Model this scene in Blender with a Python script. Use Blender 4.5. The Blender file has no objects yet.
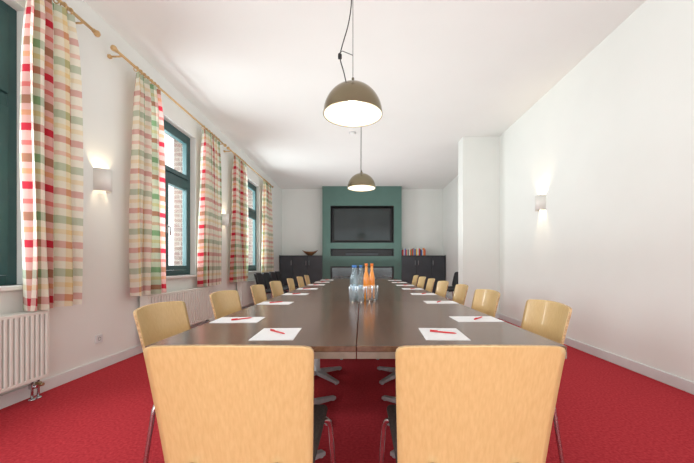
import bpy, bmesh, math, random
from mathutils import Vector, Matrix
random.seed(7)
scn = bpy.context.scene
COL = scn.collection
PI = math.pi
EYE = 1.06; F = 330.0
XL, XR = -2.655, 2.717
YB = 11.0; Y0 = -2.6; H = 3.58
ORD = ['first','second','third','fourth','fifth','sixth','seventh','eighth','ninth','tenth','eleventh','twelfth','thirteenth','fourteenth','fifteenth','sixteenth','seventeenth','eighteenth','nineteenth','twentieth']
try:
    scn.view_settings.view_transform = 'Standard'
except Exception: pass

# ---------------------------------------------------------------- materials
def mat(name, col=(.8,.8,.8), rough=.5, metal=0, **kw):
    m = bpy.data.materials.new(name); m.use_nodes = True
    b = m.node_tree.nodes['Principled BSDF']
    b.inputs['Base Color'].default_value = (*col,1); b.inputs['Roughness'].default_value = rough
    b.inputs['Metallic'].default_value = metal
    for k,v in kw.items(): b.inputs[k.replace('_',' ')].default_value = v
    return m
def N(m, t, **kw):
    n = m.node_tree.nodes.new(t)
    for k,v in kw.items(): setattr(n,k,v)
    return n
def L(m,a,b): m.node_tree.links.new(a,b)
def noisy(name, c1, c2, rough=.5, scale=(1,1,1), nscale=10, detail=4, bump=0, metal=0, dist=0.0, lo=.35, hi=.65, coat=0, spec=None, bscale=None, aniso=0):
    m = mat(name, c1, rough, metal); b = m.node_tree.nodes['Principled BSDF']
    tc = N(m,'ShaderNodeTexCoord'); mp = N(m,'ShaderNodeMapping'); mp.inputs['Scale'].default_value = scale
    nz = N(m,'ShaderNodeTexNoise'); nz.inputs['Scale'].default_value = nscale; nz.inputs['Detail'].default_value = detail
    nz.inputs['Distortion'].default_value = dist
    cr = N(m,'ShaderNodeValToRGB'); cr.color_ramp.elements[0].position = lo; cr.color_ramp.elements[1].position = hi
    cr.color_ramp.elements[0].color = (*c1,1); cr.color_ramp.elements[1].color = (*c2,1)
    L(m,tc.outputs['Object'],mp.inputs[0]); L(m,mp.outputs[0],nz.inputs['Vector']); L(m,nz.outputs['Fac'],cr.inputs[0]); L(m,cr.outputs[0],b.inputs['Base Color'])
    if coat: b.inputs['Coat Weight'].default_value = coat
    if spec is not None: b.inputs['Specular IOR Level'].default_value = spec
    if aniso: b.inputs['Anisotropic'].default_value = aniso
    if bump:
        bp = N(m,'ShaderNodeBump'); bp.inputs['Strength'].default_value = bump; bp.inputs['Distance'].default_value = .01
        src = nz
        if bscale:
            src = N(m,'ShaderNodeTexNoise'); src.inputs['Scale'].default_value = bscale; L(m,tc.outputs['Object'],src.inputs['Vector'])
        L(m,src.outputs['Fac'],bp.inputs['Height']); L(m,bp.outputs[0],b.inputs['Normal'])
    return m
M = {}
M['wall'] = noisy('wall_plaster',(.81,.825,.79),(.82,.835,.80),.8,nscale=3,bump=.03,bscale=120,spec=.15)
M['ceiling'] = noisy('ceiling_paint',(.825,.83,.80),(.835,.84,.81),.85,nscale=2,spec=.1)
M['carpet'] = noisy('red_carpet',(.36,.022,.032),(.54,.050,.062),.95,nscale=60,detail=10,bump=.4,lo=.28,hi=.72,spec=.1)
M['base'] = noisy('baseboard_paint',(.70,.72,.72),(.74,.76,.76),.45,nscale=5)
M['green'] = noisy('green_paint',(.095,.185,.158),(.105,.200,.172),.6,nscale=3)
M['teal'] = noisy('teal_lacquer',(.028,.082,.086),(.034,.094,.098),.45,nscale=8)
M['white'] = noisy('white_lacquer',(.80,.80,.78),(.83,.83,.81),.35,nscale=6)
M['shade'] = noisy('wall_lamp_ceramic',(.76,.74,.69),(.80,.78,.73),.5,nscale=6)
M['cream'] = noisy('radiator_enamel',(.80,.80,.74),(.83,.83,.77),.35,nscale=6)
M['groove_shade'] = noisy('radiator_groove_shade',(.28,.27,.25),(.32,.31,.28),.6,nscale=6)  # same enamel darkened, shade between the fins put into the colour
M['beech'] = noisy('beech_plywood',(.69,.46,.195),(.765,.535,.245),.30,scale=(1,1,.02),nscale=140,detail=5,dist=.15,coat=.4,lo=.3,hi=.7)
M['ply_edge'] = noisy('plywood_edge',(.42,.25,.12),(.72,.50,.26),.5,nscale=90,scale=(1,1,1))
M['table'] = noisy('dark_walnut_laminate',(.112,.052,.030),(.175,.090,.055),.20,scale=(1,.06,1),nscale=38,detail=6,dist=.5,bump=.012)
M['table_edge'] = noisy('table_edge_band',(.20,.145,.11),(.26,.19,.15),.45,scale=(1,1,1),nscale=20)
M['chrome'] = noisy('brushed_chrome',(.55,.55,.56),(.65,.65,.66),.25,nscale=20,metal=1)
M['steel'] = noisy('grey_metal_foot',(.42,.42,.43),(.52,.52,.53),.38,nscale=20,metal=.4)
M['seatfab'] = noisy('dark_seat_fabric',(.026,.020,.018),(.055,.042,.038),.85,nscale=160,bump=.3)
M['blackfab'] = noisy('black_fabric',(.018,.018,.020),(.040,.040,.044),.8,nscale=140,bump=.3)
M['charcoal'] = noisy('charcoal_front',(.042,.046,.055),(.052,.057,.067),.42,nscale=6)
M['charcoal_top'] = noisy('charcoal_top',(.03,.03,.033),(.04,.04,.044),.38,nscale=6)
M['black'] = noisy('black_plastic',(.014,.014,.015),(.020,.020,.022),.35,nscale=10)
M['screen'] = noisy('tv_screen',(.024,.033,.034),(.030,.041,.042),.10,nscale=2)
M['rod'] = noisy('pine_rod',(.52,.33,.14),(.66,.44,.21),.45,scale=(1,.1,1),nscale=30)
M['lampout'] = noisy('brushed_bronze_shade',(.245,.208,.135),(.280,.240,.160),.18,nscale=3,metal=1,aniso=.4)
M['cord'] = noisy('black_cord',(.01,.01,.01),(.02,.02,.02),.6,nscale=30)
M['paper'] = noisy('white_paper',(.84,.85,.86),(.87,.88,.89),.6,nscale=5)
M['redpen'] = noisy('red_plastic',(.60,.012,.02),(.65,.02,.03),.3,nscale=10)
M['bowl'] = noisy('turned_wood_bowl',(.16,.06,.02),(.30,.13,.05),.4,nscale=14,scale=(.3,1,1))
M['log'] = noisy('ash_log',(.14,.10,.08),(.40,.36,.32),.9,nscale=20,bump=.6)
M['stone'] = noisy('pale_pebble',(.35,.38,.38),(.60,.63,.62),.7,nscale=20)
M['capblue'] = noisy('blue_cap',(.05,.20,.58),(.07,.24,.63),.4,nscale=9)
M['capor'] = noisy('orange_cap',(.90,.20,.02),(.95,.25,.03),.4,nscale=9)
M['lblwater'] = noisy('pale_blue_label',(.25,.52,.78),(.85,.92,.95),.5,nscale=26)
M['lbljuice'] = noisy('orange_label',(.85,.25,.03),(.97,.72,.35),.5,nscale=26)
M['juice'] = noisy('orange_juice',(.92,.27,.02),(.98,.38,.05),.2,nscale=9,coat=.6)
M['brass'] = noisy('brass_valve',(.45,.36,.2),(.55,.45,.27),.35,nscale=9,metal=.8)
def glassy(name,col,fac=.12,gl=.08,dif=0,dcol=(.8,.9,.95),const=None):
    m = bpy.data.materials.new(name); m.use_nodes = True; nt = m.node_tree
    nt.nodes.remove(nt.nodes['Principled BSDF']); out = nt.nodes['Material Output']
    t = N(m,'ShaderNodeBsdfTransparent'); t.inputs[0].default_value = (*col,1)
    g = N(m,'ShaderNodeBsdfGlossy'); g.inputs['Roughness'].default_value = gl; g.inputs[0].default_value = (.95,.97,1,1)
    lw = N(m,'ShaderNodeLayerWeight'); lw.inputs[0].default_value = fac
    nz = N(m,'ShaderNodeTexNoise'); nz.inputs['Scale'].default_value = 3
    mul = N(m,'ShaderNodeMath',operation='MULTIPLY_ADD'); mul.inputs[1].default_value = .02
    L(m,nz.outputs['Fac'],mul.inputs[0])
    if const is None: L(m,lw.outputs['Fresnel'],mul.inputs[2])
    else: mul.inputs[2].default_value = const
    mx = N(m,'ShaderNodeMixShader'); L(m,mul.outputs[0],mx.inputs[0]); L(m,t.outputs[0],mx.inputs[1]); L(m,g.outputs[0],mx.inputs[2])
    fin = mx.outputs[0]
    if dif:
        d = N(m,'ShaderNodeBsdfDiffuse'); d.inputs[0].default_value=(*dcol,1)
        m2 = N(m,'ShaderNodeMixShader'); m2.inputs[0].default_value=dif; L(m,fin,m2.inputs[1]); L(m,d.outputs[0],m2.inputs[2]); fin=m2.outputs[0]
    L(m,fin,out.inputs[0])
    return m
M['pane'] = glassy('window_glass',(.98,.99,.99),.08,.02,const=.05)
M['smoked'] = glassy('smoked_fire_glass',(.70,.74,.74),.08,.2,const=.05)
M['glass'] = glassy('drinking_glass',(.97,.985,.99),.25,.05,.10,(.85,.92,.95))
M['water'] = glassy('pale_blue_bottle',(.92,.975,.99),.30,.05,.12,(.70,.88,.96))
def emis(name,col,s,base=(.9,.9,.88)):
    m = mat(name,base,.5); b = m.node_tree.nodes['Principled BSDF']
    b.inputs['Emission Color'].default_value = (*col,1); b.inputs['Emission Strength'].default_value = s
    return m
M['bulb'] = emis('warm_bulb',(1,.90,.72),6)
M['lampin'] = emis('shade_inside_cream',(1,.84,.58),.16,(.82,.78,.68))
# brick
m = mat('dull_brown_brick',(.4,.15,.1),.9); b = m.node_tree.nodes['Principled BSDF']
tc = N(m,'ShaderNodeTexCoord'); sp = N(m,'ShaderNodeSeparateXYZ'); ad = N(m,'ShaderNodeMath',operation='ADD'); cb = N(m,'ShaderNodeCombineXYZ')
br = N(m,'ShaderNodeTexBrick'); br.inputs['Color1'].default_value=(.12,.078,.064,1); br.inputs['Color2'].default_value=(.08,.054,.046,1); br.inputs['Mortar'].default_value=(.17,.15,.13,1)
br.inputs['Scale'].default_value=1; br.inputs['Brick Width'].default_value=.25; br.inputs['Row Height'].default_value=.075; br.inputs['Mortar Size'].default_value=.01
L(m,tc.outputs['Object'],sp.inputs[0]); L(m,sp.outputs[0],ad.inputs[0]); L(m,sp.outputs[1],ad.inputs[1]); L(m,ad.outputs[0],cb.inputs[0]); L(m,sp.outputs[2],cb.inputs[1]); L(m,cb.outputs[0],br.inputs['Vector']); L(m,br.outputs['Color'],b.inputs['Base Color'])
M['brick'] = m
# plaid curtain
def plaid():
    m = mat('plaid_cotton',(.9,.85,.7),.9); nt = m.node_tree; b = nt.nodes['Principled BSDF']
    b.inputs['Specular IOR Level'].default_value=.1
    uv = N(m,'ShaderNodeUVMap'); sp = N(m,'ShaderNodeSeparateXYZ'); L(m,uv.outputs[0],sp.inputs[0])
    cream=(.92,.90,.79); red=(.58,.035,.06); grn=(.22,.37,.20); och=(.86,.68,.36); pink=(.82,.36,.30)
    def ramp(src, period, stops):
        d = N(m,'ShaderNodeMath',operation='DIVIDE'); d.inputs[1].default_value = period; L(m,src,d.inputs[0])
        f = N(m,'ShaderNodeMath',operation='FRACT'); L(m,d.outputs[0],f.inputs[0])
        cr = N(m,'ShaderNodeValToRGB'); cr.color_ramp.interpolation='CONSTANT'; e = cr.color_ramp.elements
        e[0].position=0; e[0].color=(*stops[0][1],1); e[1].position=stops[1][0]; e[1].color=(*stops[1][1],1)
        for p,c in stops[2:]:
            x = e.new(p); x.color=(*c,1)
        L(m,f.outputs[0],cr.inputs[0]); return cr.outputs[0]
    a = ramp(sp.outputs[0], .36, [(0,cream),(.10,red),(.28,cream),(.44,grn),(.62,cream),(.78,och),(.88,cream)])
    c = ramp(sp.outputs[1], .44, [(0,cream),(.10,red),(.23,cream),(.36,och),(.45,cream),(.56,grn),(.71,cream),(.85,pink),(.93,cream)])
    mid = N(m,'ShaderNodeMix',data_type='RGBA',blend_type='MIX'); mid.inputs[0].default_value=.46
    L(m,a,mid.inputs[6]); L(m,c,mid.inputs[7])
    L(m,mid.outputs[2],b.inputs['Base Color'])
    tr = N(m,'ShaderNodeBsdfTranslucent'); L(m,mid.outputs[2],tr.inputs[0])
    ms = N(m,'ShaderNodeMixShader'); ms.inputs[0].default_value=.48
    L(m,b.outputs[0],ms.inputs[1]); L(m,tr.outputs[0],ms.inputs[2]); L(m,ms.outputs[0],nt.nodes['Material Output'].inputs[0])
    return m
M['plaid'] = plaid()

# ---------------------------------------------------------------- mesh helpers
def box(bm, x0,x1,y0,y1,z0,z1, bev=0, mi=0, seg=2):
    r = bmesh.ops.create_cube(bm,size=1); vs = r['verts']
    for v in vs:
        v.co = Vector(((x0+x1)/2+v.co.x*(x1-x0),(y0+y1)/2+v.co.y*(y1-y0),(z0+z1)/2+v.co.z*(z1-z0)))
    fs = {f for v in vs for f in v.link_faces}
    for f in fs: f.material_index = mi
    if bev:
        es = {e for v in vs for e in v.link_edges}
        bmesh.ops.bevel(bm,geom=list(es),offset=bev,segments=seg,affect='EDGES',profile=.5)
def tube(bm, pts, r, n=10, mi=0, cap=True, sub=0):
    pts = [Vector(p) for p in pts]
    if sub:   # catmull-rom smoothing
        q=[]; P=[pts[0]]+pts+[pts[-1]]
        for i in range(1,len(P)-2):
            for k in range(sub):
                t=k/sub; a,b_,c,d=P[i-1],P[i],P[i+1],P[i+2]
                q.append(.5*((2*b_)+(-a+c)*t+(2*a-5*b_+4*c-d)*t*t+(-a+3*b_-3*c+d)*t**3))
        q.append(pts[-1]); pts=q
    rings=[]; up=None
    for i,p in enumerate(pts):
        d = (pts[min(i+1,len(pts)-1)]-pts[max(i-1,0)]).normalized()
        if up is None:
            up = Vector((0,0,1)) if abs(d.z)<.9 else Vector((1,0,0))
        u = d.cross(up).normalized(); w = u.cross(d).normalized(); up = w
        rr = r[i] if isinstance(r,(list,tuple)) and not sub else (r if not isinstance(r,(list,tuple)) else r[0])
        rings.append([bm.verts.new(p+u*math.cos(2*PI*k/n)*rr+w*math.sin(2*PI*k/n)*rr) for k in range(n)])
    for a,b_ in zip(rings,rings[1:]):
        for k in range(n):
            f=bm.faces.new((a[k],a[(k+1)%n],b_[(k+1)%n],b_[k])); f.smooth=True; f.material_index=mi
    if cap:
        bm.faces.new(rings[0][::-1]).material_index=mi; bm.faces.new(rings[-1]).material_index=mi
def lathe(bm, prof, n=32, c=(0,0,0), mi=0, a0=0, a1=2*PI, axis='z'):
    full = abs(a1-a0-2*PI)<1e-6; k = n if full else n+1
    cols=[]
    for i in range(k):
        a=a0+(a1-a0)*i/n
        col=[]
        for r,z in prof:
            if axis=='z': p=(c[0]+r*math.cos(a),c[1]+r*math.sin(a),c[2]+z)
            else: p=(c[0]+r*math.cos(a),c[1]+z,c[2]+r*math.sin(a))
            col.append(bm.verts.new(p))
        cols.append(col)
    for i in range(n):
        A=cols[i]; B=cols[(i+1)%k]
        for j in range(len(prof)-1):
            vs=[A[j],B[j],B[j+1],A[j+1]]
            if prof[j][0]<1e-7 and prof[j+1][0]<1e-7: continue
            try:
                f=bm.faces.new(vs); f.smooth=True; f.material_index=mi
            except Exception: pass
    bmesh.ops.remove_doubles(bm,verts=bm.verts,dist=1e-6)
def torus(bm, c, R, r, axis='y', n=20, k=8):
    lathe(bm,[(R+r*math.cos(2*PI*j/k), r*math.sin(2*PI*j/k)) for j in range(k+1)],n,c,axis=axis)
def mk(name, bm, m, parent=None, loc=(0,0,0), rz=0, norm=True, smooth=False):
    if norm: bmesh.ops.recalc_face_normals(bm,faces=bm.faces)
    me=bpy.data.meshes.new(name); bm.to_mesh(me); bm.free()
    for x in (m if isinstance(m,(list,tuple)) else [m]): me.materials.append(x)
    if smooth:
        for p in me.polygons: p.use_smooth=True
    o=bpy.data.objects.new(name,me); COL.objects.link(o); o.location=loc; o.rotation_euler=(0,0,rz)
    if parent: o.parent=parent
    return o
def tag(o,label,cat,group=None):
    o['label']=label; o['category']=cat
    if group: o['group']=group
    return o
def thing(name,label,cat,loc=(0,0,0),rz=0,group=None):
    o=bpy.data.objects.new(name,None); o.empty_display_size=.1; COL.objects.link(o); o.location=loc; o.rotation_euler=(0,0,rz)
    return tag(o,label,cat,group)
def struct(name,bm,m):
    o=mk(name,bm,m); o['kind']='structure'; return o
def dup(root,loc,rz,label,group=None,name=None):
    r=root.copy(); COL.objects.link(r); r.location=loc; r.rotation_euler=(0,0,rz); r['label']=label
    if group: r['group']=group
    for ch in list(root.children):
        c=ch.copy(); COL.objects.link(c); c.parent=r
        for g in list(ch.children):
            d=g.copy(); COL.objects.link(d); d.parent=c
    return r
def NB(): return bmesh.new()

# ---------------------------------------------------------------- room
bm=NB(); box(bm,XL-.34,XR+.3,Y0,YB+.3,-.1,0); struct('floor',bm,M['carpet'])
bm=NB(); box(bm,XL-.34,XR+.3,Y0,YB+.3,H,H+.15); struct('ceiling',bm,M['ceiling'])
bm=NB(); box(bm,XR,XR+.3,Y0,YB+.3,0,H); struct('wall_right',bm,M['wall'])
bm=NB(); box(bm,XL-.34,XR,YB,YB+.3,0,H); struct('wall_back',bm,M['wall'])
bm=NB(); box(bm,2.0,XR,6.5,6.82,0,H); struct('wall_pier',bm,M['wall'])
WIN=[(1.25,2.63),(3.90,5.29),(7.15,8.62)]; WZ0,WZ1=.90,3.08
def wall_boxes(bm,x0,x1,grow=0):
    ys=[Y0]
    for a,b_ in WIN: ys+= [a-grow,b_+grow]
    ys.append(YB)
    for i in range(0,len(ys),2): box(bm,x0,x1,ys[i],ys[i+1],0,H)
    for a,b_ in WIN:
        box(bm,x0,x1,a-grow,b_+grow,0,WZ0); box(bm,x0,x1,a-grow,b_+grow,WZ1+grow,H)
bm=NB(); wall_boxes(bm,XL-.16,XL); struct('wall_left',bm,M['wall'])
bm=NB(); wall_boxes(bm,XL-.34,XL-.161,-.02); struct('wall_exterior',bm,M['brick'])
# baseboards
bm=NB(); box(bm,XL,XL+.018,Y0,YB,0,.10,.004); struct('baseboard_left',bm,M['base'])
bm=NB(); box(bm,XR-.018,XR,Y0,6.5,0,.10,.004); box(bm,1.982,XR-.018,6.482,6.5,0,.10,.004); box(bm,1.982,2.0,6.5,6.82,0,.10,.004); box(bm,XR-.018,XR,6.82,YB,0,.10,.004); struct('baseboard_right',bm,M['base'])

# windows
for i,(a,b_) in enumerate(WIN):
    xo=XL-.16; d=.07
    bm=NB()
    fw=.075
    box(bm,xo,xo+d,a,a+fw,WZ0,WZ1,.005); box(bm,xo,xo+d,b_-fw,b_,WZ0,WZ1,.005)
    box(bm,xo,xo+d,a+fw,b_-fw,WZ0,WZ0+fw,.005); box(bm,xo,xo+d,a+fw,b_-fw,WZ1-fw,WZ1,.005)
    box(bm,xo,xo+d,a+fw,b_-fw,2.28,2.38,.005)
    w=struct('window_%d'%(i+1),bm,M['teal'])
    cy=(a+b_)/2; s=.065
    for (y0,y1,z0,z1,hd) in ((a+fw,cy,WZ0+fw,2.28,0),(cy,b_-fw,WZ0+fw,2.28,1),(a+fw,b_-fw,2.38,WZ1-fw,0)):
        y0+=.004;y1-=.004;z0+=.004;z1-=.004
        bm=NB(); x0,x1=xo+.02,xo+d+.018
        box(bm,x0,x1,y0,y0+s,z0,z1,.006); box(bm,x0,x1,y1-s,y1,z0,z1,.006); box(bm,x0,x1,y0+s,y1-s,z0,z0+s,.006); box(bm,x0,x1,y0+s,y1-s,z1-s,z1,.006)
        sa=mk('sash',bm,M['teal'],w)
        bm=NB(); box(bm,xo+.045,xo+.051,y0+s,y1-s,z0+s,z1-s); mk('pane',bm,M['pane'],sa)
        if hd:
            bm=NB(); box(bm,x1,x1+.01,y0+.015,y0+.04,1.50,1.62,.004); tube(bm,[(x1+.008,y0+.028,1.59),(x1+.045,y0+.028,1.59),(x1+.05,y0+.028,1.47)],.009,sub=0)
            mk('handle',bm,M['chrome'],sa)
    bm=NB(); box(bm,XL-.09,XL+.05,a-.05,b_+.05,WZ0-.035,WZ0,.008)
    si=mk('window_sill',bm,M['white'],w)

# ---------------------------------------------------------------- curtains and rods
XC=-2.52; RZ=3.26
def rod(y0,y1,label,brs):
    t=thing('curtain_rod',label,'curtain rod',(XC,(y0+y1)/2,RZ),0,'wooden curtain rods above the windows')
    h=(y1-y0)/2
    bm=NB(); tube(bm,[(0,-h,0),(0,h,0)],.014,12); mk('pole',bm,M['rod'],t)
    for s in (-1,1):
        bm=NB(); lathe(bm,[(0,0),(.018,0),(.02,.008*s),(.012,.014*s),(.026,.03*s),(.03,.045*s),(.024,.06*s),(0,.068*s)],16,(0,s*h,0),axis='y'); mk('finial',bm,M['rod'],t)
    for y in brs:
        bm=NB(); yy=y-(y0+y1)/2
        tube(bm,[(XL-XC+.002,yy,-.02),(-.02,yy,-.02),(0,yy,-.015)],.009,8); bmesh.ops.create_cube(bm,size=.03,matrix=Matrix.Translation((XL-XC+.016,yy,-.02))); mk('bracket',bm,M['rod'],t)
rod(.6,3.1,'pale wooden curtain rod above the nearest window, partly cut off by the picture edge',(.7,2.98))
rod(3.40,6.05,'pale wooden curtain rod with rings above the middle window',(3.46,5.98))
rod(6.28,9.3,'pale wooden curtain rod above the farthest window',(6.36,9.2))
def curtain(y0,y1,label,ph,n,us=0):
    W=y1-y0; t=thing('curtain',label,'curtain',(XC,(y0+y1)/2,.71),0,'red, green and cream plaid curtains')
    bm=NB(); uvl=bm.loops.layers.uv.new('UVMap'); nu=n*16; nv=44; ZT=RZ-.04-.71
    rnd=random.Random(int(ph*100)); am=[rnd.uniform(.6,1.3) for _ in range(n+2)]
    wd=[rnd.uniform(.65,1.4) for _ in range(n)]; sm=sum(wd); cum=[0]
    for q_ in wd: cum.append(cum[-1]+q_/sm)
    cw=W*2.0
    def warp(u):   # irregular fold widths
        k=min(n-1,int(u*n)); f=u*n-k; return cum[k]+(cum[k+1]-cum[k])*f
    g=[]
    for j in range(nv+1):
        v=j/nv; row=[]
        for i in range(nu+1):
            u=i/nu; k=min(n-1,int(u*n)); f=u*n-k; a=am[k]*(1-f)+am[k+1]*f
            pinch=1-.10*math.exp(-((v-.97)/.10)**2)
            flare=(1+.10*(1-v)**1.5)*pinch
            amp=(.054+.024*(1-v))*a*(1-.35*max(0,(v-.9)/.1))
            y=(warp(u)-.5)*W*flare+.016*math.sin(u*n*4*PI+ph)*(1-.5*v)+.02*math.sin(3*v+ph*2+u*5)*(1-v)
            x=amp*math.sin(u*n*2*PI+ph+.8*math.sin(2.2*v+ph))+.012*math.sin(5*v+u*9+ph)*(1-v)
            row.append((bm.verts.new((x,y,v*ZT)),u*cw+us,v*ZT+.008*math.sin(u*n*2*PI)))
        g.append(row)
    for j in range(nv):
        for i in range(nu):
            q=[g[j][i],g[j][i+1],g[j+1][i+1],g[j+1][i]]
            f=bm.faces.new([k[0] for k in q]); f.smooth=True
            for lp,k in zip(f.loops,q): lp[uvl].uv=(k[1],k[2])
    mk('drape',bm,M['plaid'],t,norm=False)
    for i in range(7):
        bm=NB(); torus(bm,(0,-W/2*.86+W*.86*i/6,RZ-.71-.012),.027,.005); mk('ring',bm,M['rod'],t)
curtain(2.46,2.88,'nearest plaid curtain at far left, filling the full height of the picture',.4,4,.02)
curtain(3.66,4.10,'plaid curtain at the near side of the middle window, beside the wall lamp',1.3,4,.3)
curtain(5.22,5.84,'plaid curtain at the far side of the middle window, beyond the radiator',2.1,5,.4)
curtain(6.50,7.16,'plaid curtain at the near side of the farthest window, fourth from the camera',3.0,5,.05)
curtain(8.50,9.12,'farthest plaid curtain, nearest to the back wall cabinets',4.2,5,.2)

# ---------------------------------------------------------------- radiators
def radiator(y0,y1,label,pitch):
    t=thing('radiator',label,'radiator',(XL+.004,(y0+y1)/2,.16),0,'white panel radiators under the windows')
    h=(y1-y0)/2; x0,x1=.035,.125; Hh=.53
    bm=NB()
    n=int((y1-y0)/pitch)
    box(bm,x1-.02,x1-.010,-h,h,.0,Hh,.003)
    mk('panel',bm,M['groove_shade'],t)
    bm=NB()
    for k in range(n):
        y=-h+(k+.5)*(2*h/n)
        box(bm,x1-.012,x1+.012,y-pitch*.32,y+pitch*.32,.022,Hh-.018,.005,seg=2)
    box(bm,x1-.012,x1+.010,-h,h,0,.026,.004); box(bm,x1-.012,x1+.010,-h,h,Hh-.022,Hh+.002,.004)
    mk('fins',bm,M['cream'],t)
    bm=NB(); box(bm,x0,x0+.014,-h,h,0,Hh,.003); mk('rear_panel',bm,M['cream'],t)
    for s in (-1,1):
        bm=NB(); box(bm,x0-.002,x1+.008,s*h-.004,s*h+.004,0,Hh+.004,.001); mk('side_cover',bm,M['cream'],t)
    bm=NB()
    for k in range(int(2*h/.03)): box(bm,x0,x1-.006,-h+.01+k*.03,-h+.022+k*.03,Hh-.006,Hh+.003)
    box(bm,x0,x0+.01,-h,h,Hh-.006,Hh+.005); mk('top_grille',bm,M['cream'],t)
    for k,yy in enumerate((h-.09,h-.04)):
        bm=NB(); tube(bm,[(.085,yy,.0),(.085,yy,-.155)],.009,10); lathe(bm,[(0,-.001),(.022,-.001),(.022,.008),(0,.008)],14,(.085,yy,-.158)); mk('pipe',bm,M['chrome'],t)
        bm=NB(); box(bm,.068,.102,yy-.016,yy+.016,-.07,-.03,.006); tube(bm,[(.1,yy,-.05),(.125,yy,-.05)],.013,10); mk('valve',bm,M['brass'] if k else M['chrome'],t)
    for y in (-h*.7,h*.7):
        bm=NB(); box(bm,0,.036,y-.02,y+.02,.1,.45,.003); mk('wall_bracket',bm,M['cream'],t)
radiator(1.05,2.66,'white ribbed radiator under the nearest window, at the left picture edge',.038)
radiator(3.90,5.55,'white ribbed radiator under the middle window',.06)
radiator(6.95,8.45,'white ribbed radiator under the farthest window, behind black chairs',.06)

# ---------------------------------------------------------------- sconces, outlet, smoke detector
def sconce(x,y,z,side,label,pw=4.2):
    t=thing('wall_lamp',label,'wall lamp',(x,y,z),0 if side>0 else PI,'white half-round wall lamps')
    R=.085;hh=.11
    bm=NB()
    lathe(bm,[(R,-hh),(R,hh),(R-.006,hh),(R-.006,-hh),(R,-hh)],24,(0.0,0,0),a0=-PI/2,a1=PI/2)
    for v in bm.verts: v.co.x*=1.25
    mk('shade',bm,M['shade'],t)
    bm=NB(); box(bm,0,.012,-.05,.05,-.06,.06,.003); mk('wall_plate',bm,M['white'],t)
    bm=NB(); lathe(bm,[(0,-.03),(.014,-.028),(.018,0),(.014,.028),(0,.03)],14,(.045,0,-.02)); mk('bulb',bm,M['bulb'],t)
    ld=bpy.data.lights.new('sconce_light','POINT'); ld.energy=pw; ld.color=(1,.80,.52); ld.shadow_soft_size=.022
    lo=bpy.data.objects.new('sconce_light',ld); COL.objects.link(lo); lo.parent=t; lo.location=(.072,0,.03)
sconce(XL,3.35,1.91,1,'white half-round wall lamp between nearest and middle windows')
sconce(XL,6.33,1.91,1,'small white wall lamp on left wall between middle and farthest windows')
sconce(XR,4.95,1.98,-1,'white half-round wall lamp glowing on the bare right wall',12)
t=thing('power_outlet','white square power socket low on the left wall by the first radiator','socket',(XL,3.33,.31))
bm=NB(); box(bm,0,.012,-.042,.042,-.042,.042,.003); mk('cover_plate',bm,M['base'],t)
bm=NB(); lathe(bm,[(.016,.0),(.016,.004),(.019,.004),(.019,0)],18); bmesh.ops.rotate(bm,verts=bm.verts,matrix=Matrix.Rotation(PI/2,3,'Y')); bmesh.ops.translate(bm,verts=bm.verts,vec=(.009,0,0)); mk('socket_ring',bm,M['charcoal'],t)
t=thing('smoke_detector','small round white smoke detector on the ceiling between the pendant lamps','smoke detector',(-.17,6.3,H))
bm=NB(); lathe(bm,[(0,0),(.065,0),(.068,-.014),(0,-.014)],24); mk('base',bm,M['base'],t)
bm=NB(); lathe(bm,[(0,-.014),(.058,-.014),(.054,-.035),(.035,-.05),(0,-.053)],24); mk('cover',bm,M['white'],t)

# ---------------------------------------------------------------- pendants
def pendant(x,y,zr,label,swag):
    t=thing('pendant_lamp',label,'pendant lamp',(x,y,zr),0,'bronze dome pendant lamps over the table')
    R=.24;hd=.25
    prof=[(R*math.cos(a),hd*math.sin(a)) for a in [PI/2*k/16 for k in range(16)]]+[(.02,hd)]
    bm=NB(); lathe(bm,prof,48); mk('shade',bm,M['lampout'],t)
    prof=[((R-.004)*math.cos(a)*.995,(hd-.006)*math.sin(a)) for a in [PI/2*k/16 for k in range(16)]]+[(.0,hd-.006)]
    bm=NB(); lathe(bm,prof,48); mk('shade_lining',bm,M['lampin'],t)
    bm=NB(); torus(bm,(0,0,0),R-.002,.004,axis='z',n=48); mk('rim',bm,M['lampout'],t)
    bm=NB(); lathe(bm,[(0,hd-.004),(.03,hd-.004),(.03,hd+.012),(.012,hd+.02),(.01,hd+.05),(0,hd+.05)],20); mk('cap',bm,M['lampout'],t)
    bm=NB(); lathe(bm,[(0,.05),(.03,.06),(.045,.09),(.035,.13),(.02,.16),(.02,.22),(0,.22)],20); mk('bulb',bm,M['bulb'],t)
    top=H-zr
    bm=NB(); tube(bm,[(0,0,hd+.04),(0,0,top-.02)],.0028,6); mk('suspension_wire',bm,M['cord'],t)
    bm=NB()
    if swag: tube(bm,[(-.05,0,hd-.01),(-.075,0,hd+.1),(-.105,0,hd+.22),(-.085,0,hd+.32),(-.035,.0,hd+.5),(-.01,0,hd+.7),(-.006,0,top-.02)],.0045,8,sub=6)
    else: tube(bm,[(-.012,0,hd+.03),(-.014,0,hd+.2),(-.008,0,top-.02)],.0035,8,sub=4)
    mk('power_cord',bm,M['cord'],t)
    if swag:
        bm=NB(); box(bm,-.122,-.09,-.01,.01,hd+.205,hd+.245,.006); tube(bm,[(-.12,0,hd+.245),(-.085,0,hd+.27),(0,0,hd+.235)],.003,6); mk('cord_grip',bm,M['black'],t)
    bm=NB(); lathe(bm,[(0,top),(.05,top),(.05,top-.02),(.01,top-.03),(0,top-.03)],24); mk('ceiling_rose',bm,M['lampout'],t)
    ld=bpy.data.lights.new('pendant_light','POINT'); ld.energy=2.4; ld.color=(1,.82,.56); ld.shadow_soft_size=.04
    lo=bpy.data.objects.new('pendant_light',ld); COL.objects.link(lo); lo.parent=t; lo.location=(0,0,.05)
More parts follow.
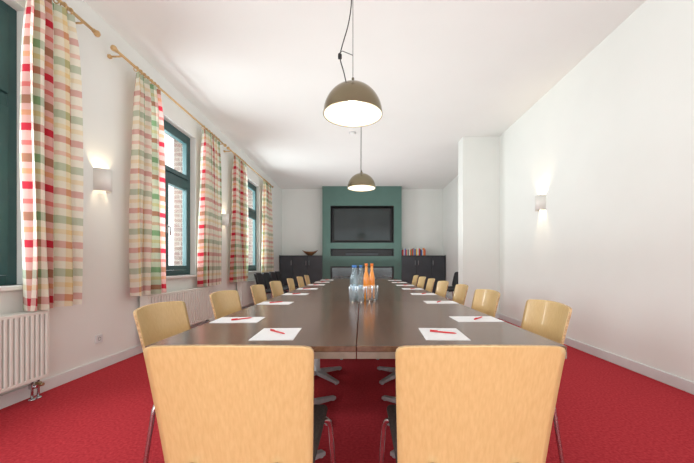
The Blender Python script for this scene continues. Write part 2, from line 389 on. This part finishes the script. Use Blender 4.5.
pendant(-.07,2.69,2.28,'nearer and larger-looking bronze dome pendant lamp with swagged black cord',True)
pendant(0,5.6,2.355,'farther bronze dome pendant lamp hanging over the middle of the table',False)

# ---------------------------------------------------------------- tables
TY0=1.25; TL=1.5
def ped(parent,x,y):
    bm=NB(); lathe(bm,[(0,.04),(.045,.04),(.045,.06),(.03,.075),(.028,.64),(.06,.66),(.06,.675),(0,.675)],20)
    box(bm,-.2,.2,-.02,.02,.675,.702,.003); box(bm,-.02,.02,-.2,.2,.675,.702,.003)
    p=mk('pedestal',bm,M['steel'],parent,(x,y,0))
    for k in range(4):
        a=PI/4+k*PI/2; bm=NB()
        bmesh.ops.create_cube(bm,size=1)
        for v in bm.verts:
            out=v.co.x>0
            X=.30 if out else .02; w=.020 if out else .034; zt=.030 if out else .068; zb=.006 if out else .03
            v.co=Vector((X,(1 if v.co.y>0 else -1)*w,zt if v.co.z>0 else zb))
        bmesh.ops.bevel(bm,geom=bm.edges[:],offset=.004,segments=2,affect='EDGES')
        lathe(bm,[(0,0),(.014,0),(.014,.008),(0,.008)],12,(.28,0,0))
        mk('foot',bm,M['steel'],p,(0,0,0),a)
def table(x0,x1,label):
    w=x1-x0; t=thing('conference_table',label,'table',((x0+x1)/2,TY0+TL/2,0),0,'dark brown tables pushed together into one long table')
    bm=NB(); box(bm,-w/2,w/2,-TL/2+.0015,TL/2-.0015,.728,.75,.002,seg=1); mk('tabletop',bm,M['table'],t)
    bm=NB(); box(bm,-w/2+.0005,w/2-.0005,-TL/2+.002,TL/2-.002,.702,.7279); mk('edge_band',bm,M['table_edge'],t)
    for s in (-1,1): ped(t,0,s*.38)
    return t
tl=table(-.822,-.021,'dark brown table at the near left end of the long table')
tr=table(-.018,.78,'dark brown table at the near right end of the long table')
for k in range(1,4):
    for o,s in ((tl,'left'),(tr,'right')):
        dup(o,(o.location.x,o.location.y+k*TL,0),0,'dark brown table, %s from the near end in the %s column'%(ORD[k],s))

# ---------------------------------------------------------------- chairs
def back_sheet(zb,zt,hw,th,rc,mi_edge=1):
    bm=NB(); nu,nv=22,22
    def P(u,v,off):
        z=zb+(zt-zb)*v
        dz=(zt-z); w=hw*(.925+.075*v)
        if dz<rc: w-=rc-math.sqrt(max(0,rc*rc-(rc-dz)**2))
        db=z-zb
        if db<rc: w-=(rc-math.sqrt(max(0,rc*rc-(rc-db)**2)))
        x=u*w
        y=-.200-.082*v-.014*v*v-.038*(1-(x/hw)**2)+off
        return Vector((x,y,z+.010*v*(1-u*u)))
    vs=[0,.012,.03,.055,.085]+[.12+.76*k/12 for k in range(13)]+[.915,.945,.97,.988,1]
    F_,B_=[],[]
    for v in vs:
        F_.append([bm.verts.new(P(-1+2*i/nu,v,th/2)) for i in range(nu+1)])
        B_.append([bm.verts.new(P(-1+2*i/nu,v,-th/2)) for i in range(nu+1)])
    nv=len(vs)-1
    for j in range(nv):
        for i in range(nu):
            f=bm.faces.new((F_[j][i],F_[j+1][i],F_[j+1][i+1],F_[j][i+1])); f.smooth=True
            f=bm.faces.new((B_[j][i],B_[j][i+1],B_[j+1][i+1],B_[j+1][i])); f.smooth=True
    for j in range(nv):
        for i in (0,nu):
            f=bm.faces.new((F_[j][i],B_[j][i],B_[j+1][i],F_[j+1][i])); f.material_index=mi_edge
    for i in range(nu):
        for j in (0,nv):
            f=bm.faces.new((F_[j][i],F_[j][i+1],B_[j][i+1],B_[j][i])); f.material_index=mi_edge
    return bm
def make_chair(name,label,group,dark=False):
    t=thing(name,label,'chair',(0,0,0),0,group)
    if dark: mk('backrest',back_sheet(.47,.86,.235,.045,.06,0),M['blackfab'],t)
    else: mk('backrest',back_sheet(.42,.842,.230,.012,.024),[M['beech'],M['ply_edge']],t)
    # seat pad
    bm=NB(); box(bm,-.215,.215,-.20,.225,.438,.478,.018,seg=3)
    for v in bm.verts:
        if v.co.y>.15: v.co.z-=.014*((v.co.y-.15)/.075)**2
        if v.co.z>.46: v.co.z-=.006*(1-min(1,abs(v.co.x)/.2))
    mk('seat',bm,M['blackfab'] if dark else M['seatfab'],t,smooth=False)
    bm=NB(); box(bm,-.205,.205,-.19,.21,.425,.438,.003); mk('seat_board',bm,M['blackfab'] if dark else M['beech'],t)
    for sx in (-1,1):
        for sy in (-1,1):
            bm=NB(); tube(bm,[(sx*.10,sy*.09,.415),(sx*.19,sy*.17,.416),(sx*.222,sy*.20,.395),(sx*.232,sy*.215,.30),(sx*.25,sy*.25,.012)],.0105,10,sub=4)
            lathe(bm,[(0,0),(.013,0),(.013,.016),(0,.016)],12,(sx*.25,sy*.25,0)); mk('leg',bm,M['chrome'],t)
        bm=NB(); tube(bm,[(sx*.12,-.05,.415),(sx*.12,-.2,.415),(sx*.12,-.250,.44),(sx*.12,-.262,.50)],.009,8,sub=4); mk('back_bracket',bm,M['chrome'],t)
    return t
cg='beech-backed chairs set around the long table'
c0=make_chair('conference_chair','beech-backed chair at the near end of the table, left, seen from behind',cg)
c0.location=(-.358,1.185,0)
dup(c0,(.321,1.185,0),0,'beech-backed chair at the near end of the table, right, seen from behind')
LY=[1.78,2.58,3.38,4.13,4.95,5.72,6.5]; RY=[1.87,2.70,3.45,4.17,4.9,5.65,6.42]
XCL=-.77; XCR=.75
rz_l=[.03,-.05,.04,-.03,.05,0,.02]; rz_r=[-.03,.05,-.04,.03,-.02,.05,0]
for i,y in enumerate(LY):
    dup(c0,(XCL+random.uniform(-.015,.015),y,0),-PI/2+rz_l[i],'beech-backed chair on the window side of the table, %s from the camera'%ORD[i])
for i,y in enumerate(RY):
    dup(c0,(XCR+random.uniform(-.015,.015),y,0),PI/2+rz_r[i],'beech-backed chair on the right side of the table, %s from the camera'%ORD[i])
bg='black chairs standing along the walls'
d0=make_chair('upholstered_chair','black upholstered chair by the left wall, nearest of its row',bg,True)
d0.location=(-2.04,7.45,0); d0.rotation_euler=(0,0,-PI/2)
for k,y in enumerate((8.02,8.6,9.2)):
    dup(d0,(-2.04,y,0),-PI/2,'black upholstered chair by the left wall, %s in its row from the camera'%ORD[k+1])
dup(d0,(2.25,8.0,0),PI/2,'black upholstered chair by the right wall, just beyond the white pier')
dup(d0,(2.25,8.7,0),PI/2,'black upholstered chair by the right wall, farther one near the back cabinets')

# ---------------------------------------------------------------- papers and pens
TZ=.75
def paper(x,y,rz,label):
    bm=NB(); box(bm,-.09,.09,-.125,.125,0,.0025)
    tag(mk('notepad',bm,M['paper'],None,(x,y,TZ+.0002),rz),'white notepad '+label,'notepad','white notepads on the table')
    a=rz+random.uniform(.7,1.2)
    t=thing('ballpoint_pen','red pen on the notepad '+label,'pen',(x+random.uniform(-.01,.02),y+random.uniform(.0,.03),TZ+.0028+.0036),a,'red pens on the notepads')
    bm=NB(); tube(bm,[(0,-.058,0),(0,-.045,0),(0,.060,0)],[.0012,.0034,.0036],10); mk('barrel',bm,M['redpen'],t)
    bm=NB(); box(bm,-.0013,.0013,.025,.06,.0030,.0060,.0006); mk('clip',bm,M['redpen'],t)
paper(-.375,1.47,.04,'in front of the left near-end chair'); paper(.36,1.47,-.05,'in front of the right near-end chair')
for i,y in enumerate(LY): paper(-.685,y+.06,PI/2+random.uniform(-.04,.04),'at the %s seat on the window side'%ORD[i])
for i,y in enumerate(RY): paper(.645,y+.0,PI/2+random.uniform(-.04,.04),'at the %s seat on the right side'%ORD[i])

# ---------------------------------------------------------------- bottles and glasses
def bottle(x,y,kind,label):
    t=thing('juice_bottle' if kind else 'water_bottle',label,'bottle',(x,y,TZ),0,'orange juice bottles' if kind else 'pale blue water bottles')
    h=.315 if kind else .30; r=.027 if kind else .030; bm=NB(); lathe(bm,[(0,.001),(r-.003,.001),(r,.006),(r,.18),(r-.003,.20),(.018,.232),(.0125,.25),(.0115,h-.012)],20); mk('bottle_body',bm,M['juice'] if kind else M['water'],t)
    bm=NB(); lathe(bm,[(0,h-.018),(.014,h-.018),(.014,h+.004),(0,h+.004)],16); mk('cap',bm,M['capor'] if kind else M['capblue'],t)
    bm=NB(); lathe(bm,[(r+.0006,.09),(r+.0008,.09),(r+.0008,.125),(r+.0006,.125)],20); mk('bottle_label',bm,M['lbljuice'] if kind else M['lblwater'],t)
for k,(x,y) in enumerate(((-.055,2.87),(-.005,3.00),(-.075,3.06))): bottle(x,y,0,'pale blue water bottle in the table centre cluster, %s from the front'%ORD[k])
for k,(x,y) in enumerate(((.042,2.92),(.095,3.02),(.045,3.12))): bottle(x,y,1,'orange juice bottle in the table centre cluster, %s from the front'%ORD[k])
for k,(x,y) in enumerate(((-.075,2.74),(-.005,2.72),(.065,2.77),(.115,2.88))):
    bm=NB(); lathe(bm,[(0,.002),(.025,.002),(.032,.125)],20)
    tag(mk('drinking_glass',bm,M['glass'],None,(x,y,TZ+.0005)),'clear tumbler in front of the bottles, %s from the left'%ORD[k],'glass','clear tumblers in front of the bottles')

# ---------------------------------------------------------------- back wall: chimney breast
BX0,BX1=-1.26,1.29; BY=10.62; NX0,NX1=-1.0,1.04
bm=NB()
box(bm,BX0,NX0,BY,YB,0,H); box(bm,NX1,BX1,BY,YB,0,H)
for z0,z1 in ((0,.56),(1.0,1.33),(1.57,1.76),(2.95,H)): box(bm,NX0,NX1,BY,YB,z0,z1)
struct('wall_chimney',bm,M['green'])
bm=NB()
for z0,z1 in ((.56,1.0),(1.33,1.57),(1.76,2.95)):
    box(bm,NX0,NX1,YB-.06,YB-.0,z0,z1); t_=.012
    box(bm,NX0,NX0+t_,BY-.004,YB-.06,z0,z1); box(bm,NX1-t_,NX1,BY-.004,YB-.06,z0,z1)
    box(bm,NX0+t_,NX1-t_,BY-.004,YB-.06,z0,z0+t_); box(bm,NX0+t_,NX1-t_,BY-.004,YB-.06,z1-t_,z1)
struct('trim_1',bm,M['black'])
t=thing('television','large flat television recessed in the green chimney wall','television',(.02,BY+.1,1.79))
bm=NB(); box(bm,-.93,.93,0,.06,.03,1.09,.008); mk('housing',bm,M['black'],t)
bm=NB(); box(bm,-.90,.90,-.004,.001,.06,1.06,.002); mk('screen',bm,M['screen'],t)
bm=NB(); box(bm,-.2,.2,.06,.219,.3,.8,.004); mk('wall_mount',bm,M['black'],t)
t=thing('soundbar','slim black soundbar in the slot below the television','speaker',(.02,BY+.1,1.342))
bm=NB(); box(bm,-.55,.55,0,.1,.0,.10,.012); mk('housing',bm,M['black'],t)
bm=NB(); box(bm,-.53,.53,-.004,.0,.012,.088,.002); mk('grille',bm,M['charcoal'],t)
t=thing('fireplace','long black slot fireplace with logs at the foot of the green wall','fireplace',(.02,BY+.01,.572))
bm=NB(); box(bm,-1.0,1.0,.0,.28,0.0,.03,.002)
for x in (-1.0,.96): box(bm,x,x+.04,0,.03,.03,.41,.002)
box(bm,-.96,.96,0,.03,.38,.41,.002); mk('burner_tray',bm,M['black'],t)
bm=NB()
for k in range(13):
    x=-.85+k*.14; y=.12+random.uniform(-.03,.03); a=random.uniform(-.6,.6); l=random.uniform(.08,.13); z=.065+.03*(k%2)
    tube(bm,[(x-l*math.cos(a),y-.6*l*math.sin(a),z),(x,y,z+.02),(x+l*math.cos(a),y+.6*l*math.sin(a),z+.03*random.random())],random.uniform(.02,.032),8)
mk('logs',bm,M['log'],t)
bm=NB()
for k in range(70):
    r=bmesh.ops.create_icosphere(bm,subdivisions=1,radius=random.uniform(.014,.028)); o=Vector((random.uniform(-.92,.92),random.uniform(.06,.22),.045))
    for v in r['verts']: v.co+=o
p=mk('pebbles',bm,M['stone'],t)
bm=NB(); box(bm,-.96,.96,.008,.012,.03,.38); mk('glass_front',bm,M['smoked'],t)

# cabinets
def cabinet(x0,x1,label,hs):
    t=thing('cabinet',label,'cabinet',((x0+x1)/2,YB,0),0,'charcoal cabinets along the back wall'); w=(x1-x0)/2-.001; d=-.42
    bm=NB(); box(bm,-w,w,d+.02,-.002,.07,1.325,.002); box(bm,-w+.02,w-.02,d+.06,-.01,0,.07); mk('body',bm,M['charcoal'],t)
    bm=NB(); box(bm,-w+.003,w-.003,d,d+.019,.08,1.32,.003); dr=mk('door',bm,M['charcoal'],t)
    bm=NB(); xx=hs*(w-.05); tube(bm,[(xx,d,1.18),(xx,d-.025,1.18),(xx,d-.025,1.04),(xx,d,1.04)],.006,8); mk('handle',bm,M['steel'],dr)
LX=[XL+.02,-2.2,-1.73,BX0]; RX=[BX1,1.77,2.24,XR-.02]
for k in range(3):
    cabinet(LX[k],LX[k+1],'charcoal cabinet left of the chimney wall, %s from the left'%ORD[k],1 if k!=2 else -1)
    cabinet(RX[k],RX[k+1],'charcoal cabinet right of the chimney wall, %s from the left'%ORD[k],1 if k==0 else -1)
for a,b_,s in ((XL+.02,BX0-.001,'left'),(BX1+.001,XR-.02,'right')):
    bm=NB(); box(bm,a,b_,YB-.44,YB-.001,1.325,1.35,.003); tag(mk('worktop',bm,M['charcoal_top']),'long dark worktop over the cabinets %s of the chimney wall'%s,'worktop')
# bowl
bm=NB(); lathe(bm,[(0,0),(.06,0),(.09,.02),(.18,.07),(.26,.12),(.252,.125),(.17,.08),(.08,.03),(0,.02)],32)
for v in bm.verts:
    v.co.y*=.5; v.co.z+= .06*(abs(v.co.x)/.26)**3 if v.co.z>.02 else 0
tag(mk('bowl',bm,M['bowl'],None,(-1.68,YB-.22,1.351)),'brown boat-shaped wooden bowl on the left cabinets','bowl')
# books
cols={'red':(.55,.03,.03),'white':(.75,.75,.72),'blue':(.05,.12,.40),'black':(.02,.02,.02),'yellow':(.8,.55,.06),'green':(.06,.25,.10),'orange':(.75,.22,.04),'grey':(.3,.3,.3),'beige':(.6,.5,.35)}
bmats={k:noisy('book_cover_'+k,v,tuple(min(1,c*1.15+.01) for c in v),.5,nscale=20) for k,v in cols.items()}
x=BX1+.03; seq=['red','white','blue','red','beige','black','white','orange','green','red','grey','blue','yellow','white','red','black','blue','white','orange','red']
for k,c in enumerate(seq):
    w=random.uniform(.028,.046); h=random.uniform(.18,.25); d=random.uniform(.14,.18)
    t=thing('book','%s-spined book, %s from the left in the row on the right cabinets'%(c,ORD[k]),'book',(x+w/2,YB-.24,1.351),0,'books standing on the right cabinets')
    bm=NB(); box(bm,-w/2,w/2,-d/2,-d/2+.003,0,h,.001,seg=1); box(bm,-w/2,-w/2+.002,-d/2+.003,d/2,0,h); box(bm,w/2-.002,w/2,-d/2+.003,d/2,0,h); mk('cover',bm,bmats[c],t)
    bm=NB(); box(bm,-w/2+.002,w/2-.002,-d/2+.003,d/2-.004,.003,h-.004); mk('pages',bm,M['paper'],t)
    x+=w+.002

# ---------------------------------------------------------------- lights / world / camera
w=bpy.data.worlds.new('World'); scn.world=w; w.use_nodes=True
bgd=w.node_tree.nodes['Background']; bgd.inputs[0].default_value=(.93,.985,1,1); bgd.inputs[1].default_value=1.45
for i,(a,b_) in enumerate(WIN):
    ld=bpy.data.lights.new('window_daylight','AREA'); ld.shape='RECTANGLE'; ld.size=2.1; ld.size_y=b_-a-.1; ld.energy=(95,110,130)[i]; ld.color=(.93,.98,1)
    lo=bpy.data.objects.new('window_daylight',ld); COL.objects.link(lo); lo.location=(XL-.55,(a+b_)/2,2.0); lo.rotation_euler=(0,-PI/2,0)
def area(loc,rot,sx,sy,e,col):
    ld=bpy.data.lights.new('fill_light','AREA'); ld.shape='RECTANGLE'; ld.size=sx; ld.size_y=sy; ld.energy=e; ld.color=col
    lo=bpy.data.objects.new('fill_light',ld); COL.objects.link(lo); lo.location=loc; lo.rotation_euler=rot
area((0,6.0,1.14),(PI,0,0),2.6,8.6,88,(.95,.99,1))  # added fill aimed up at the ceiling, no real fixture over the table
area((0,-2.2,1.15),(PI/2,0,0),4.6,2.2,72,(.98,1,.98))  # added fill behind the camera, stands for no particular lamp

cam=bpy.data.cameras.new('Camera'); co=bpy.data.objects.new('Camera',cam); COL.objects.link(co); scn.camera=co
co.location=(0,0,EYE); co.rotation_euler=(PI/2,0,0)
cam.sensor_fit='HORIZONTAL'; cam.sensor_width=36; cam.lens=36*F/694; cam.clip_start=.02
cam.shift_x=-(361.5-347)/694; cam.shift_y=(264.5-231.5)/694
